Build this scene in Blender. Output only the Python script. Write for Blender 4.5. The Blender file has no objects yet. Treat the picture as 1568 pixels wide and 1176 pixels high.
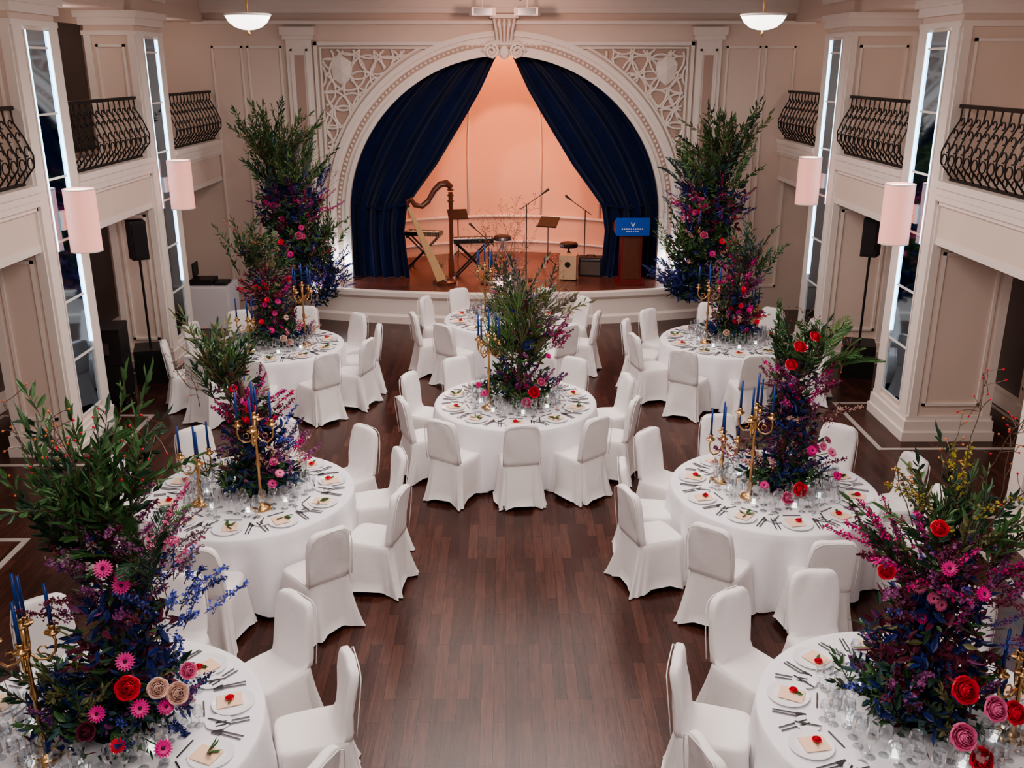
import bpy, math, random
from math import *
from mathutils import Vector, Matrix
random.seed(7)
V=Vector
sc=bpy.context.scene
try:
    sc.view_settings.look='AgX - Medium High Contrast'; sc.view_settings.exposure=.16
except Exception as e: print('look',e)
# ---------------------------------------------------------------- materials
def mat(name,col,rough=.55,metal=0,var=.0,nscale=8,bump=0,emit=0,ecol=None,spec=None,sheen=0,bscale=None):
    m=bpy.data.materials.new(name); m.use_nodes=True
    nt=m.node_tree; b=nt.nodes['Principled BSDF']
    b.inputs['Base Color'].default_value=(*col,1); b.inputs['Roughness'].default_value=rough
    b.inputs['Metallic'].default_value=metal
    if spec is not None: b.inputs['Specular IOR Level'].default_value=spec
    if sheen: b.inputs['Sheen Weight'].default_value=sheen
    if emit:
        b.inputs['Emission Color'].default_value=(*(ecol or col),1); b.inputs['Emission Strength'].default_value=emit
    tc=nt.nodes.new('ShaderNodeTexCoord'); nz=nt.nodes.new('ShaderNodeTexNoise')
    nz.inputs['Scale'].default_value=nscale; nz.inputs['Detail'].default_value=4
    nt.links.new(tc.outputs['Object'],nz.inputs['Vector'])
    if var:
        mx=nt.nodes.new('ShaderNodeMix'); mx.data_type='RGBA'
        mx.inputs[6].default_value=(*[c*(1-var) for c in col],1)
        mx.inputs[7].default_value=(*[min(1,c*(1+var)) for c in col],1)
        nt.links.new(nz.outputs['Fac'],mx.inputs[0]); nt.links.new(mx.outputs[2],b.inputs['Base Color'])
    if bump:
        bp=nt.nodes.new('ShaderNodeBump'); bp.inputs['Strength'].default_value=bump; bp.inputs['Distance'].default_value=.02
        nt.links.new(nz.outputs['Fac'],bp.inputs['Height']); nt.links.new(bp.outputs['Normal'],b.inputs['Normal'])
    return m
def wood_floor(name,c1,c2,row=.09,rough=.36,rot=True):
    m=bpy.data.materials.new(name); m.use_nodes=True; nt=m.node_tree; b=nt.nodes['Principled BSDF']
    N=nt.nodes.new; L=nt.links.new
    tc=N('ShaderNodeTexCoord'); mp=N('ShaderNodeMapping')
    if rot: mp.inputs['Rotation'].default_value=(0,0,pi/2)
    br=N('ShaderNodeTexBrick'); br.inputs['Scale'].default_value=1
    br.inputs['Brick Width'].default_value=.7; br.inputs['Row Height'].default_value=row
    br.inputs['Mortar Size'].default_value=.0018; br.inputs['Mortar Smooth'].default_value=.3
    br.offset=.37; br.inputs['Color1'].default_value=(*c1,1); br.inputs['Color2'].default_value=(*c2,1)
    br.inputs['Mortar'].default_value=(c1[0]*.4,c1[1]*.4,c1[2]*.4,1); br.inputs['Bias'].default_value=-.2
    L(tc.outputs['Object'],mp.inputs[0]); L(mp.outputs[0],br.inputs['Vector'])
    m2=N('ShaderNodeMapping'); m2.inputs['Scale'].default_value=(14,1.2,1) if rot else (1.2,14,1)
    nz=N('ShaderNodeTexNoise'); nz.inputs['Scale'].default_value=2.2; nz.inputs['Detail'].default_value=7; nz.inputs['Roughness'].default_value=.65
    L(tc.outputs['Object'],m2.inputs[0]); L(m2.outputs[0],nz.inputs['Vector'])
    mx=N('ShaderNodeMix'); mx.data_type='RGBA'; mx.blend_type='MULTIPLY'; mx.inputs[0].default_value=.75
    rp=N('ShaderNodeValToRGB'); rp.color_ramp.elements[0].position=.3; rp.color_ramp.elements[0].color=(.45,.45,.45,1)
    rp.color_ramp.elements[1].position=.7; rp.color_ramp.elements[1].color=(1.35,1.3,1.3,1)
    L(nz.outputs['Fac'],rp.inputs[0]); L(br.outputs['Color'],mx.inputs[6]); L(rp.outputs[0],mx.inputs[7]); L(mx.outputs[2],b.inputs['Base Color'])
    b.inputs['Roughness'].default_value=rough; b.inputs['Specular IOR Level'].default_value=.4
    bp=N('ShaderNodeBump'); bp.inputs['Strength'].default_value=.1; bp.inputs['Distance'].default_value=.01
    L(nz.outputs['Fac'],bp.inputs['Height']); L(bp.outputs['Normal'],b.inputs['Normal'])
    return m
M={}
M['floor']=wood_floor('parquet_dark_oak',(.05,.018,.013),(.105,.04,.028),rough=.26)
M['stagefloor']=wood_floor('stage_boards',(.13,.05,.035),(.17,.07,.05),row=.12,rough=.25,rot=False)
M['wall']=mat('wall_cream_paint',(.8,.66,.575),.6,var=.03,nscale=3)
M['trim']=mat('trim_white_gloss',(.87,.78,.72),.4,var=.02)
M['recess']=mat('plaster_pink_recess',(.52,.37,.31),.6,var=.05)
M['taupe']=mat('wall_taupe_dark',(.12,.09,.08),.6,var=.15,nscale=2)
M['ceil']=mat('ceiling_white',(.8,.74,.7),.7,var=.02)
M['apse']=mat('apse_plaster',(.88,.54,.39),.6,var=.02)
M['mirror']=mat('mirror_glass',(.42,.6,.75),.05,metal=1)
M['iron']=mat('wrought_iron',(.03,.027,.027),.45,metal=.6,var=.2)
M['inlay']=mat('floor_inlay_metal',(.55,.5,.46),.4,metal=.3,var=.1)
M['led']=mat('led_strip',(.8,.93,1),.4,emit=4,ecol=(.5,.8,1))
M['shade']=mat('sconce_shade_fabric',(.88,.48,.43),.8,emit=.55,ecol=(1,.42,.34),bump=.1,nscale=60)
M['lampglass']=mat('opal_glass',(.95,.95,.9),.3,emit=3,ecol=(1,.97,.88))
M['brass']=mat('brass_aged',(.6,.37,.17),.28,metal=1,var=.2,nscale=30)
M['navy']=mat('velvet_navy_curtain',(.003,.011,.058),.75,var=.4,nscale=4,sheen=.12,spec=.15)
M['linen']=mat('linen_white',(.85,.83,.86),.8,var=.015,nscale=40,bump=.05)
M['cover']=mat('chair_cover_white',(.82,.78,.77),.8,var=.02,nscale=6,bump=.35)
M['black']=mat('black_plastic',(.012,.012,.013),.45,var=.2)
M['china']=mat('porcelain',(.88,.88,.9),.15)
M['silver']=mat('cutlery_steel',(.24,.24,.26),.3,metal=1)
M['card']=mat('menu_card_peach',(.9,.62,.44),.7,var=.03)
M['harpwood']=mat('harp_walnut',(.13,.04,.022),.3,var=.3,nscale=12)
M['harplight']=mat('harp_spruce',(.75,.5,.27),.35,var=.12,nscale=12)
M['string']=mat('harp_strings',(.7,.6,.45),.4)
M['podwood']=mat('lectern_mahogany',(.17,.02,.018),.35,var=.25,nscale=10)
M['blue']=mat('lectern_blue_sign',(.005,.08,.5),.5,var=.03)
M['white']=mat('white_print',(.85,.85,.85),.6)
M['ply']=mat('plywood',(.62,.42,.27),.55,var=.15,nscale=15)
M['candle']=mat('blue_wax',(.006,.04,.22),.4,var=.1)
g=lambda n,c,r=.5,v=.4: mat(n,c,r,var=v,nscale=9)
M['gd']=g('leaf_dark_green',(.022,.06,.03)); M['gm']=g('leaf_green',(.06,.14,.045)); M['gl']=g('leaf_light_green',(.15,.27,.09))
M['ol']=g('leaf_olive',(.17,.17,.075)); M['bg']=g('leaf_bluegreen',(.06,.13,.13)); M['nv']=g('foliage_navy',(.012,.025,.14))
M['bl']=g('delphinium_blue',(.09,.12,.48)); M['bu']=g('foliage_burgundy',(.14,.018,.045)); M['pl']=g('foliage_plum',(.28,.07,.22))
M['mg']=g('petal_magenta',(.62,.014,.21)); M['pk']=g('petal_pink',(.85,.16,.33)); M['bs']=g('petal_blush',(.85,.5,.42))
M['rd']=g('petal_red',(.7,.006,.035)); M['ye']=g('mimosa_yellow',(.42,.36,.05)); M['br']=g('stem_brown',(.1,.05,.03)); M['dk']=g('flower_centre',(.05,.01,.02))
M['or']=g('bud_orange',(.7,.18,.05)); M['gy']=g('leaf_greyplum',(.24,.18,.2))
def glassmat():
    m=bpy.data.materials.new('clear_glass'); m.use_nodes=True; nt=m.node_tree; nt.nodes.remove(nt.nodes['Principled BSDF'])
    t=nt.nodes.new('ShaderNodeBsdfTransparent'); t.inputs[0].default_value=(.86,.88,.9,1)
    gl=nt.nodes.new('ShaderNodeBsdfGlossy'); gl.inputs['Roughness'].default_value=.05
    lw=nt.nodes.new('ShaderNodeLayerWeight'); lw.inputs[0].default_value=.45
    mx=nt.nodes.new('ShaderNodeMixShader'); nt.links.new(lw.outputs['Facing'],mx.inputs[0])
    nt.links.new(t.outputs[0],mx.inputs[1]); nt.links.new(gl.outputs[0],mx.inputs[2]); nt.links.new(mx.outputs[0],nt.nodes['Material Output'].inputs[0])
    return m
M['glass']=glassmat()
# ---------------------------------------------------------------- mesh builder
class MB:
    def __init__(s): s.v=[];s.f=[];s.m=[];s.mats=[]
    def mi(s,m):
        m=M[m]
        if m not in s.mats: s.mats.append(m)
        return s.mats.index(m)
    def add(s,vs,fs,m):
        o=len(s.v); k=s.mi(m); s.v.extend(tuple(p) for p in vs)
        for f in fs: s.f.append(tuple(i+o for i in f)); s.m.append(k)
    def box(s,x0,x1,y0,y1,z0,z1,m,rot=0,c=None):
        vs=[(x,y,z) for z in(z0,z1) for y in(y0,y1) for x in(x0,x1)]
        if rot:
            cx,cy=c or((x0+x1)/2,(y0+y1)/2); C,S=cos(rot),sin(rot)
            vs=[(cx+(x-cx)*C-(y-cy)*S,cy+(x-cx)*S+(y-cy)*C,z) for x,y,z in vs]
        s.add(vs,[(0,2,3,1),(4,5,7,6),(0,1,5,4),(1,3,7,5),(3,2,6,7),(2,0,4,6)],m)
    def tube(s,pts,r,m,n=6,cap=True):
        pts=[V(p) for p in pts]; k=len(pts); rs=r if isinstance(r,(list,tuple)) else [r]*k
        vs=[];nrm=None
        for i,p in enumerate(pts):
            t=(pts[min(i+1,k-1)]-pts[max(i-1,0)])
            if t.length<1e-9: t=V((0,0,1))
            t.normalize()
            if nrm is None: nrm=t.orthogonal().normalized()
            else:
                nrm=nrm-t*nrm.dot(t)
                if nrm.length<1e-6: nrm=t.orthogonal()
                nrm.normalize()
            b=t.cross(nrm)
            for j in range(n):
                a=2*pi*j/n; vs.append(p+(nrm*cos(a)+b*sin(a))*rs[i])
        fs=[(i*n+j,i*n+(j+1)%n,(i+1)*n+(j+1)%n,(i+1)*n+j) for i in range(k-1) for j in range(n)]
        if cap: fs+=[tuple(range(n))[::-1],tuple((k-1)*n+j for j in range(n))]
        s.add(vs,fs,m)
    def lathe(s,prof,c,m,n=20):
        vs=[(c[0]+r*cos(2*pi*j/n),c[1]+r*sin(2*pi*j/n),c[2]+z) for r,z in prof for j in range(n)]
        s.add(vs,[(i*n+j,i*n+(j+1)%n,(i+1)*n+(j+1)%n,(i+1)*n+j) for i in range(len(prof)-1) for j in range(n)],m)
    def ball(s,c,r,m,n=8,k=5):
        if not isinstance(r,tuple): r=(r,r,r)
        vs=[(c[0]+r[0]*sin(pi*i/k)*cos(2*pi*j/n),c[1]+r[1]*sin(pi*i/k)*sin(2*pi*j/n),c[2]+r[2]*cos(pi*i/k)) for i in range(k+1) for j in range(n)]
        s.add(vs,[(i*n+j,(i+1)*n+j,(i+1)*n+(j+1)%n,i*n+(j+1)%n) for i in range(k) for j in range(n)],m)
    def mesh(s,name,smooth=False):
        me=bpy.data.meshes.new(name); me.from_pydata(s.v,[],s.f)
        for m in s.mats: me.materials.append(m)
        me.polygons.foreach_set('material_index',s.m)
        if smooth: me.polygons.foreach_set('use_smooth',[True]*len(s.f))
        me.update(); return me
    def obj(s,name,loc=(0,0,0),rz=0,smooth=False,parent=None,bevel=0):
        o=bpy.data.objects.new(name,s.mesh(name,smooth)); bpy.context.scene.collection.objects.link(o)
        o.location=loc; o.rotation_euler[2]=rz
        if parent: o.parent=parent
        if bevel:
            b=o.modifiers.new('bev','BEVEL'); b.width=bevel; b.segments=2; b.limit_method='ANGLE'
        return o
def inst(name,me,loc,rz=0):
    o=bpy.data.objects.new(name,me); bpy.context.scene.collection.objects.link(o); o.location=loc; o.rotation_euler[2]=rz; return o
def frame_y(mb,x0,x1,z0,z1,y,w=.035,d=.025,m='trim'):
    mb.box(x0,x1,y-d,y,z0,z0+w,m);mb.box(x0,x1,y-d,y,z1-w,z1,m);mb.box(x0,x0+w,y-d,y,z0,z1,m);mb.box(x1-w,x1,y-d,y,z0,z1,m)
def frame_x(mb,y0,y1,z0,z1,x,s,w=.035,d=.025,m='trim'):
    a,b=sorted((x,x+s*d))
    mb.box(a,b,y0,y1,z0,z0+w,m);mb.box(a,b,y0,y1,z1-w,z1,m);mb.box(a,b,y0,y0+w,z0,z1,m);mb.box(a,b,y1-w,y1,z0,z1,m)
# ---------------------------------------------------------------- room shell
CZ=5.5; YB=17.6
XL,XR=-5.12,4.97
mb=MB(); mb.box(-7.2,7.2,-1.5,21,-.1,0,'floor'); mb.obj('floor')
mb=MB(); mb.box(-7.2,7.2,-1.5,21,CZ,CZ+.1,'ceil'); mb.obj('ceiling')
R=2.88; AC=1.75
mb=MB()
xs=[-R*cos(pi*i/64) for i in range(65)]
for a,b in zip(xs[:-1],xs[1:]):
    za=AC+sqrt(max(0,R*R-a*a)); zb=AC+sqrt(max(0,R*R-b*b))
    mb.add([(a,YB,za),(b,YB,zb),(b,YB,CZ),(a,YB,CZ)],[(0,1,2,3)],'wall')
    mb.add([(a,YB,za),(b,YB,zb),(b,YB+.3,zb),(a,YB+.3,za)],[(3,2,1,0)],'wall')
for s in(-1,1):
    a,b=sorted((s*R,s*7.2)); mb.box(a,b,YB,YB+.3,0,CZ,'wall')
mb.obj('wall_back')
def archpts(r,z0=.6,n=72):
    return [(-r,z0)]+[(-r*cos(pi*i/n),AC+r*sin(pi*i/n)) for i in range(n+1)]+[(r,z0)]
def band(mb,r0,r1,y,d,m):
    A=archpts(r0);B=archpts(r1)
    for i in range(len(A)-1):
        a,b,c,e=A[i],A[i+1],B[i+1],B[i]
        mb.add([(a[0],y-d,a[1]),(b[0],y-d,b[1]),(c[0],y-d,c[1]),(e[0],y-d,e[1]),(a[0],y,a[1]),(b[0],y,b[1]),(c[0],y,c[1]),(e[0],y,e[1])],
          [(0,1,2,3),(0,4,5,1),(3,2,6,7)],m)
mb=MB()
band(mb,2.84,2.92,YB,.13,'trim'); band(mb,2.92,3.16,YB,.05,'trim'); band(mb,3.16,3.25,YB,.1,'trim'); band(mb,3.0,3.09,YB,.055,'recess')
for i in range(110):
    a=pi*(i+.5)/110; mb.ball((-3.045*cos(a),YB-.06,AC+3.045*sin(a)),.028,'trim',6,4)
mb.add([(-.2,YB-.28,5.22),(.2,YB-.28,5.22),(.13,YB-.2,4.72),(-.13,YB-.2,4.72),(-.2,YB,5.22),(.2,YB,5.22),(.13,YB,4.72),(-.13,YB,4.72)],[(0,1,2,3),(0,3,7,4),(1,5,6,2),(3,2,6,7),(0,4,5,1)],'recess')
for k in range(5):
    x=-.14+k*.07; mb.tube([(x*1.25,YB-.3,5.18),(x*1.0,YB-.29,5.0),(x*.75,YB-.22,4.76)],.024,'trim')
for k in range(3):
    x=-.07+k*.07; mb.ball((x*1.3,YB-.3,5.1),(.035,.03,.06),'trim',6,4)
mb.box(-.25,.25,YB-.32,YB,5.19,5.26,'trim')
for s in(-1,1):
    mb.tube([(s*(.22+ .14*(1-t/20)*cos(t*.75)),YB-.2,4.66+.14*(1-t/20)*sin(t*.75)) for t in range(19)],.028,'trim')
    mb.tube([(0,YB-.2,4.78),(s*.1,YB-.22,4.8),(s*.24,YB-.2,4.8)],.035,'trim')
mb.ball((0,YB-.22,4.64),(.09,.06,.12),'trim')
mb.obj('trim_1')
mb=MB()
for s in(-1,1):
    def X(a,b): return sorted((s*a,s*b))
    a,b=X(3.36,3.8); mb.box(a,b,YB-.09,YB,0,4.95,'trim'); mb.box(a-.05,b+.05,YB-.13,YB,4.85,4.92,'trim'); mb.box(a-.08,b+.08,YB-.17,YB,4.92,5.06,'trim')
    mb.box(a-.04,b+.04,YB-.13,YB,0,.25,'trim')
    frame_y(mb,a+.07,b-.07,.5,4.7,YB-.09); mb.box(a+.14,b-.14,YB-.1,YB-.09,.6,4.6,'recess')
    for f0,f1 in((3.9,4.5),(4.58,5.12)):
        a,b=X(f0,f1); frame_y(mb,a,b,.45,4.75,YB)
    a,b=X(3.27,3.33); mb.box(a,b,YB-.06,YB,.6,4.82,'trim')
mb.box(-3.33,3.33,YB-.06,YB,4.76,4.82,'trim')
mb.box(-5.4,5.4,YB-.12,YB,5.1,5.16,'trim'); mb.box(-5.4,5.4,YB-.22,YB,5.36,5.5,'trim'); mb.box(-5.4,5.4,YB-.16,YB,5.28,5.36,'trim')
mb.obj('trim_2')
# spandrel lattice
mb=MB()
def inside(x,z,o=0): return 1.2<x<3.2-o and z<4.7-o and (x*x+(z-AC)**2)>(3.31+o)**2
rnd=random.Random(3)
for s in(-1,1):
    for i in range(48):
        x0=1.3+i*1.9/48; x1=x0+1.9/48
        z0=AC+sqrt(max(0,3.29**2-x0*x0)); z1=AC+sqrt(max(0,3.29**2-x1*x1))
        if z0<4.7: mb.add([(s*x0,YB-.008,z0),(s*x1,YB-.008,z1),(s*x1,YB-.008,4.72),(s*x0,YB-.008,4.72)],[(0,1,2,3) if s>0 else (3,2,1,0)],'recess')
    q=.34
    for a in range(-2,14):
        for b in range(-2,14):
            cx=1.2+a*q+(b%2)*q/2+rnd.uniform(-.05,.05); cz=2.2+b*q*.87+rnd.uniform(-.05,.05); run=[]
            rr=q*rnd.uniform(.8,1.0)
            for t in range(33):
                an=2*pi*t/32; x,z=cx+rr*cos(an),cz+rr*sin(an)
                if inside(x,z) and not (abs(x-2.86)/.22+abs(z-4.35)/.26<1): run.append((s*x,YB-.03,z))
                else:
                    if len(run)>1: mb.tube(run,.021,'trim',5)
                    run=[]
            if len(run)>1: mb.tube(run,.021,'trim',5)
    mb.add([(s*(2.86+dx),YB-y,4.35+dz) for dx,dz,y in((0,.25,.02),(.2,.12,.02),(.16,-.14,.02),(0,-.26,.02),(-.16,-.14,.02),(-.2,.12,.02),(0,0,.09))],[(0,1,6),(1,2,6),(2,3,6),(3,4,6),(4,5,6),(5,0,6)],'trim')
    arc=[(s*3.31*cos(t),YB-.03,AC+3.31*sin(t)) for t in [.27+ i*(1.11-.27)/24 for i in range(25)]]
    mb.tube(arc,.03,'trim',6)
    mb.tube([(s*1.35,YB-.03,4.72),(s*3.22,YB-.03,4.72),(s*3.22,YB-.03,2.55)],.03,'trim',6)
mb.obj('trim_3')
# apse
mb=MB(); n=48
def ap(a,k=1): return (-3.15*k*cos(a),YB+.3+2.7*k*sin(a))
prof=[(1,.55),(1,1.3),(1,2.6)]+[(cos(t*pi/20),2.6+2.6*sin(t*pi/20)) for t in range(1,11)]
vs=[];fs=[]
for k,z in prof:
    for i in range(n+1):
        x,y=ap(pi*i/n,max(k,.001)); vs.append((x,y,z))
for j in range(len(prof)-1):
    for i in range(n): fs.append((j*(n+1)+i,j*(n+1)+i+1,(j+1)*(n+1)+i+1,(j+1)*(n+1)+i))
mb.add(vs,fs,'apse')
mb.tube([(*ap(pi*i/n,.985),1.35) for i in range(n+1)],.035,'trim',6)
mb.tube([(*ap(pi*i/n,.985),.8) for i in range(n+1)],.03,'trim',6)
for k in(.28,.42,.58,.72):
    x,y=ap(pi*k,.988); mb.tube([(x,y,1.4),(x,y,2.6)]+[(*ap(pi*k,.988*cos(t*pi/20)),2.6+2.57*sin(t*pi/20)) for t in range(1,8)],.022,'trim',5)
mb.obj('wall_stage_apse',smooth=True)
# stage
mb=MB()
path=[]
for i in range(41):
    x=-3.66+7.32*i/40; path.append((x,16.48+.62*(x/3.66)**2))
path=[(-3.66,YB-.01)]+path+[(3.66,YB-.01)]
prof=[(.06,0),(.06,.13),(.035,.15),(.02,.17),(.02,.44),(.04,.46),(.07,.5),(.07,.575),(.05,.6),(0,.602)]
vs=[];fs=[]
for i,(x,y) in enumerate(path):
    if i==0 or i==len(path)-1: nx,ny=(-1 if i==0 else 1),0
    else:
        a=path[i-1];b=path[i+1]; tx,ty=b[0]-a[0],b[1]-a[1]; l=hypot(tx,ty); nx,ny=ty/l,-tx/l
        if i==1: nx,ny=-.7,-.7
        if i==len(path)-2: nx,ny=.7,-.7
    for o,z in prof: vs.append((x+nx*o,y+ny*o,z))
k=len(prof)
for i in range(len(path)-1):
    for j in range(k-1): fs.append((i*k+j,(i+1)*k+j,(i+1)*k+j+1,i*k+j+1))
mb.add(vs,fs,'trim')
mb.add([(x,y,.602) for x,y in path]+[(2.88,YB-.01,.602),(2.88,YB+.35,.602)]+[(2.9*cos(pi*i/16),YB+.32+2.5*sin(pi*i/16),.602) for i in range(17)]+[(-2.88,YB+.35,.602),(-2.88,YB-.01,.602)],[tuple(range(len(path)+21))],'stagefloor')
mb.obj('stage')
# curtains
inner=[(4.75,-.04),(4.51,-.18),(4.0,-.43),(3.52,-.72),(2.7,-1.24),(2.2,-1.62),(1.95,-1.8),(1.5,-1.87),(1.0,-1.84),(.6,-1.8)]
def xi(z):
    for (z0,x0),(z1,x1) in zip(inner[:-1],inner[1:]):
        if z1<=z<=z0: t=(z0-z)/(z0-z1); return x0+(x1-x0)*t
    return inner[0][1] if z>inner[0][0] else inner[-1][1]
for s in(1,-1):
    mb=MB(); nz,ns=60,140; vs=[]
    for i in range(nz+1):
        z=.605+(4.7-.605)*i/nz
        xo=-sqrt(max(.01,3.02**2-max(0,z-AC)**2)) if z>AC else -3.02
        xn=xi(z)
        if xo>xn-.1: xo=xn-.1
        for j in range(ns+1):
            t=j/ns; x=xo+(xn-xo)*t
            w=abs(xn-xo); am=.03+.035*min(1,w)
            y=YB+.2+am*sin(t*2*pi*5.5+1.1*sin(z*1.1+s)+1.5*t)+.028*sin(t*2*pi*9+z*.9*s+2)+.012*sin(t*2*pi*17-z)
            vs.append((s*x,y-.05*t,z))
    fs=[(i*(ns+1)+j,i*(ns+1)+j+1,(i+1)*(ns+1)+j+1,(i+1)*(ns+1)+j) for i in range(nz) for j in range(ns)]
    mb.add(vs,fs,'navy')
    mb.tube([(s*-3.0,YB+.28,2.0),(s*-2.3,YB+.14,1.9),(s*-1.85,YB+.09,1.98),(s*-1.79,YB+.2,2.05)],.025,'navy',6)
    mb.obj('stage_curtain',smooth=True)
# side walls
for s,nm in((-1,'left'),(1,'right')):
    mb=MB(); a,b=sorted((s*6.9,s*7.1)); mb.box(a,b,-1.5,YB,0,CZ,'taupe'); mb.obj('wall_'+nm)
    mb=MB(); y=-1.0
    while y<17.0:
        a,b=sorted((s*6.9,s*6.78)); mb.box(a,b,y,y+.5,0,CZ,'wall')
        frame_x(mb,y+.08,y+.42,.4,2.3,s*6.78,-s); frame_x(mb,y+.08,y+.42,3.5,5.0,s*6.78,-s)
        y+=1.75
    a,b=sorted((s*6.9,s*6.78)); mb.box(a,b,-1.5,YB,5.05,CZ,'wall'); mb.box(a,b,-1.5,YB,2.15,2.45,'wall')
    mb.obj('trim_side_wall_'+nm)
    mb=MB(); a,b=sorted((s*6.9,s*6.75)); mb.box(a,b,-1.5,YB,0,.18,'trim'); mb.obj('baseboard_'+nm)
# columns, balconies, railings
HD=.52
def column(s,xin,y0,y1,w,name='column'):
    mb=MB(); xo=xin+s*w; a,b=sorted((xin,xo))
    mb.box(a,b,y0,y1,0,CZ,'wall')
    for z0,z1,e in((0,.12,.07),(.12,.26,.05),(.26,.32,.03),(4.82,4.88,.03),(4.95,5.05,.05),(5.05,5.14,.09),(5.3,5.5,.1)):
        mb.box(a-e,b+e,y0-e,y1+e,z0,z1,'trim')
    mb.box(a,a+.1,y0-.03,y0,.32,4.82,'trim'); mb.box(b-.1,b,y0-.03,y0,.32,4.82,'trim')
    frame_y(mb,a+.15,b-.15,.45,2.35,y0); frame_y(mb,a+.15,b-.15,2.5,4.7,y0)
    d=-s
    def xb(o0,o1): return sorted((xin+d*o0,xin+d*o1))
    p,q=xb(0,.03); mb.box(p,q,y0,y0+.2,.32,4.82,'trim'); mb.box(p,q,y1-.2,y1,.32,4.82,'trim')
    p,q=xb(0,.01); mb.box(p,q,y0+.24,y1-.24,.4,4.78,'mirror')
    for z in(.4,1.1,1.8,2.5,3.2,3.9,4.6):
        p,q=xb(0,.02); mb.box(p,q,y0+.22,y1-.22,z-.012,z+.012,'trim')
    for yy in(y0+.22,y1-.22):
        p,q=xb(0,.035); mb.box(p,q,yy-.014,yy+.014,.4,4.78,'trim')
    mb.box(*xb(.012,.03),y0+.245,y0+.28,2.4,4.78,'led'); mb.box(*xb(.012,.03),y1-.265,y1-.245,1.2,4.78,'led')
    mb.obj(name)
    yc=(y0+y1)/2; mb=MB(); x=xin+d*.24; z0=2.36
    mb.lathe([(.165,0),(.175,0),(.175,.72),(.165,.72),(.165,0)],(x,yc,z0),'shade',28)
    mb.lathe([(.0,.02),(.165,.02)],(x,yc,z0),'lampglass',20); mb.lathe([(.178,0),(.178,.015),(.17,.015)],(x,yc,z0),'trim',28)
    mb.lathe([(.178,.705),(.178,.72),(.17,.72)],(x,yc,z0),'trim',28); mb.lathe([(0,.7),(.165,.7)],(x,yc,z0),'lampglass',20)
    mb.tube([(xin,yc,z0+.36),(x,yc,z0+.36)],.02,'trim'); mb.box(*xb(.0,.04),yc-.06,yc+.06,z0+.25,z0+.47,'trim')
    mb.obj('wall_sconce',smooth=False)
def balcony(s,xin,y0,y1):
    mb=MB()
    a,b=sorted((xin+s*.03,s*6.74)); mb.box(a,b,y0,y1,2.45,3.12,'wall')
    for z0,z1,e in((2.45,2.53,.02),(2.53,2.56,.05),(2.9,2.95,.0),(2.95,3.02,-.03),(3.1,3.18,-.06),(3.02,3.1,-.04)):
        a,b=sorted((xin+s*(e),s*6.0)); mb.box(a,b,y0,y1,z0,z1,'trim')
    mb.obj('balcony')
    mb=MB(); ya,yb=y0+.06,y1-.06; L=yb-ya; n=max(3,int(L/.17)); st=L/n
    P=[(.10,0),(.06,.06),(-.06,.2),(-.07,.32),(0,.5),(.09,.66),(.10,.8)]
    for i in range(n+1):
        y=ya+i*st
        mb.tube([(xin+s*(o),y,3.18+z) for o,z in P],.01,'iron',5)
        if i<n:
            yc=ya+(i+.5)*st
            for zc,r,oo in((.24,.062,-.068),(.37,.052,-.05),(.52,.045,.02),(.12,.045,.0),(.65,.04,.08)):
                mb.tube([(xin+s*oo,yc+r*cos(t*pi/5),3.18+zc+r*sin(t*pi/5)) for t in range(9)],.008,'iron',4)
    a,b=sorted((xin+s*.06,xin+s*.13)); mb.box(a,b,ya,yb,3.97,4.01,'iron'); mb.box(a,b,ya,yb,3.181,3.205,'iron')
    mb.obj('balcony_railing')
def inlay(xa,xb,y0,y1):
    mb=MB(); w=.06; z=.006
    mb.box(xa,xb,y0,y0+w,0,z,'inlay');mb.box(xa,xb,y1-w,y1,0,z,'inlay');mb.box(xa,xa+w,y0+w,y1-w,0,z,'inlay');mb.box(xb-w,xb,y0+w,y1-w,0,z,'inlay')
    mb.obj('floor_inlay')
for s,xin,cy,w in((-1,XL,11.03,.7),(1,XR,11.45,1.0)):
    ys=[cy-10.5,cy-7,cy-3.5,cy,cy+3.5]
    prev=-1.5
    for y in ys:
        column(s,xin,y-HD,y+HD,w)
        if y-HD-prev>.4: balcony(s,xin,prev,y-HD-.005)
        inlay(min(xin-s*.45,s*6.7),max(xin-s*.45,s*6.7),y-.86,y+.86)
        prev=y+HD+.005
    balcony(s,xin,prev,YB-.01)
    mb=MB(); a,b=sorted((xin+s*.08,xin+s*w)); mb.box(a,b,-1.5,YB,5.14,CZ,'wall'); mb.obj('trim_beam_'+('left' if s<0 else 'right'))
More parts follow.
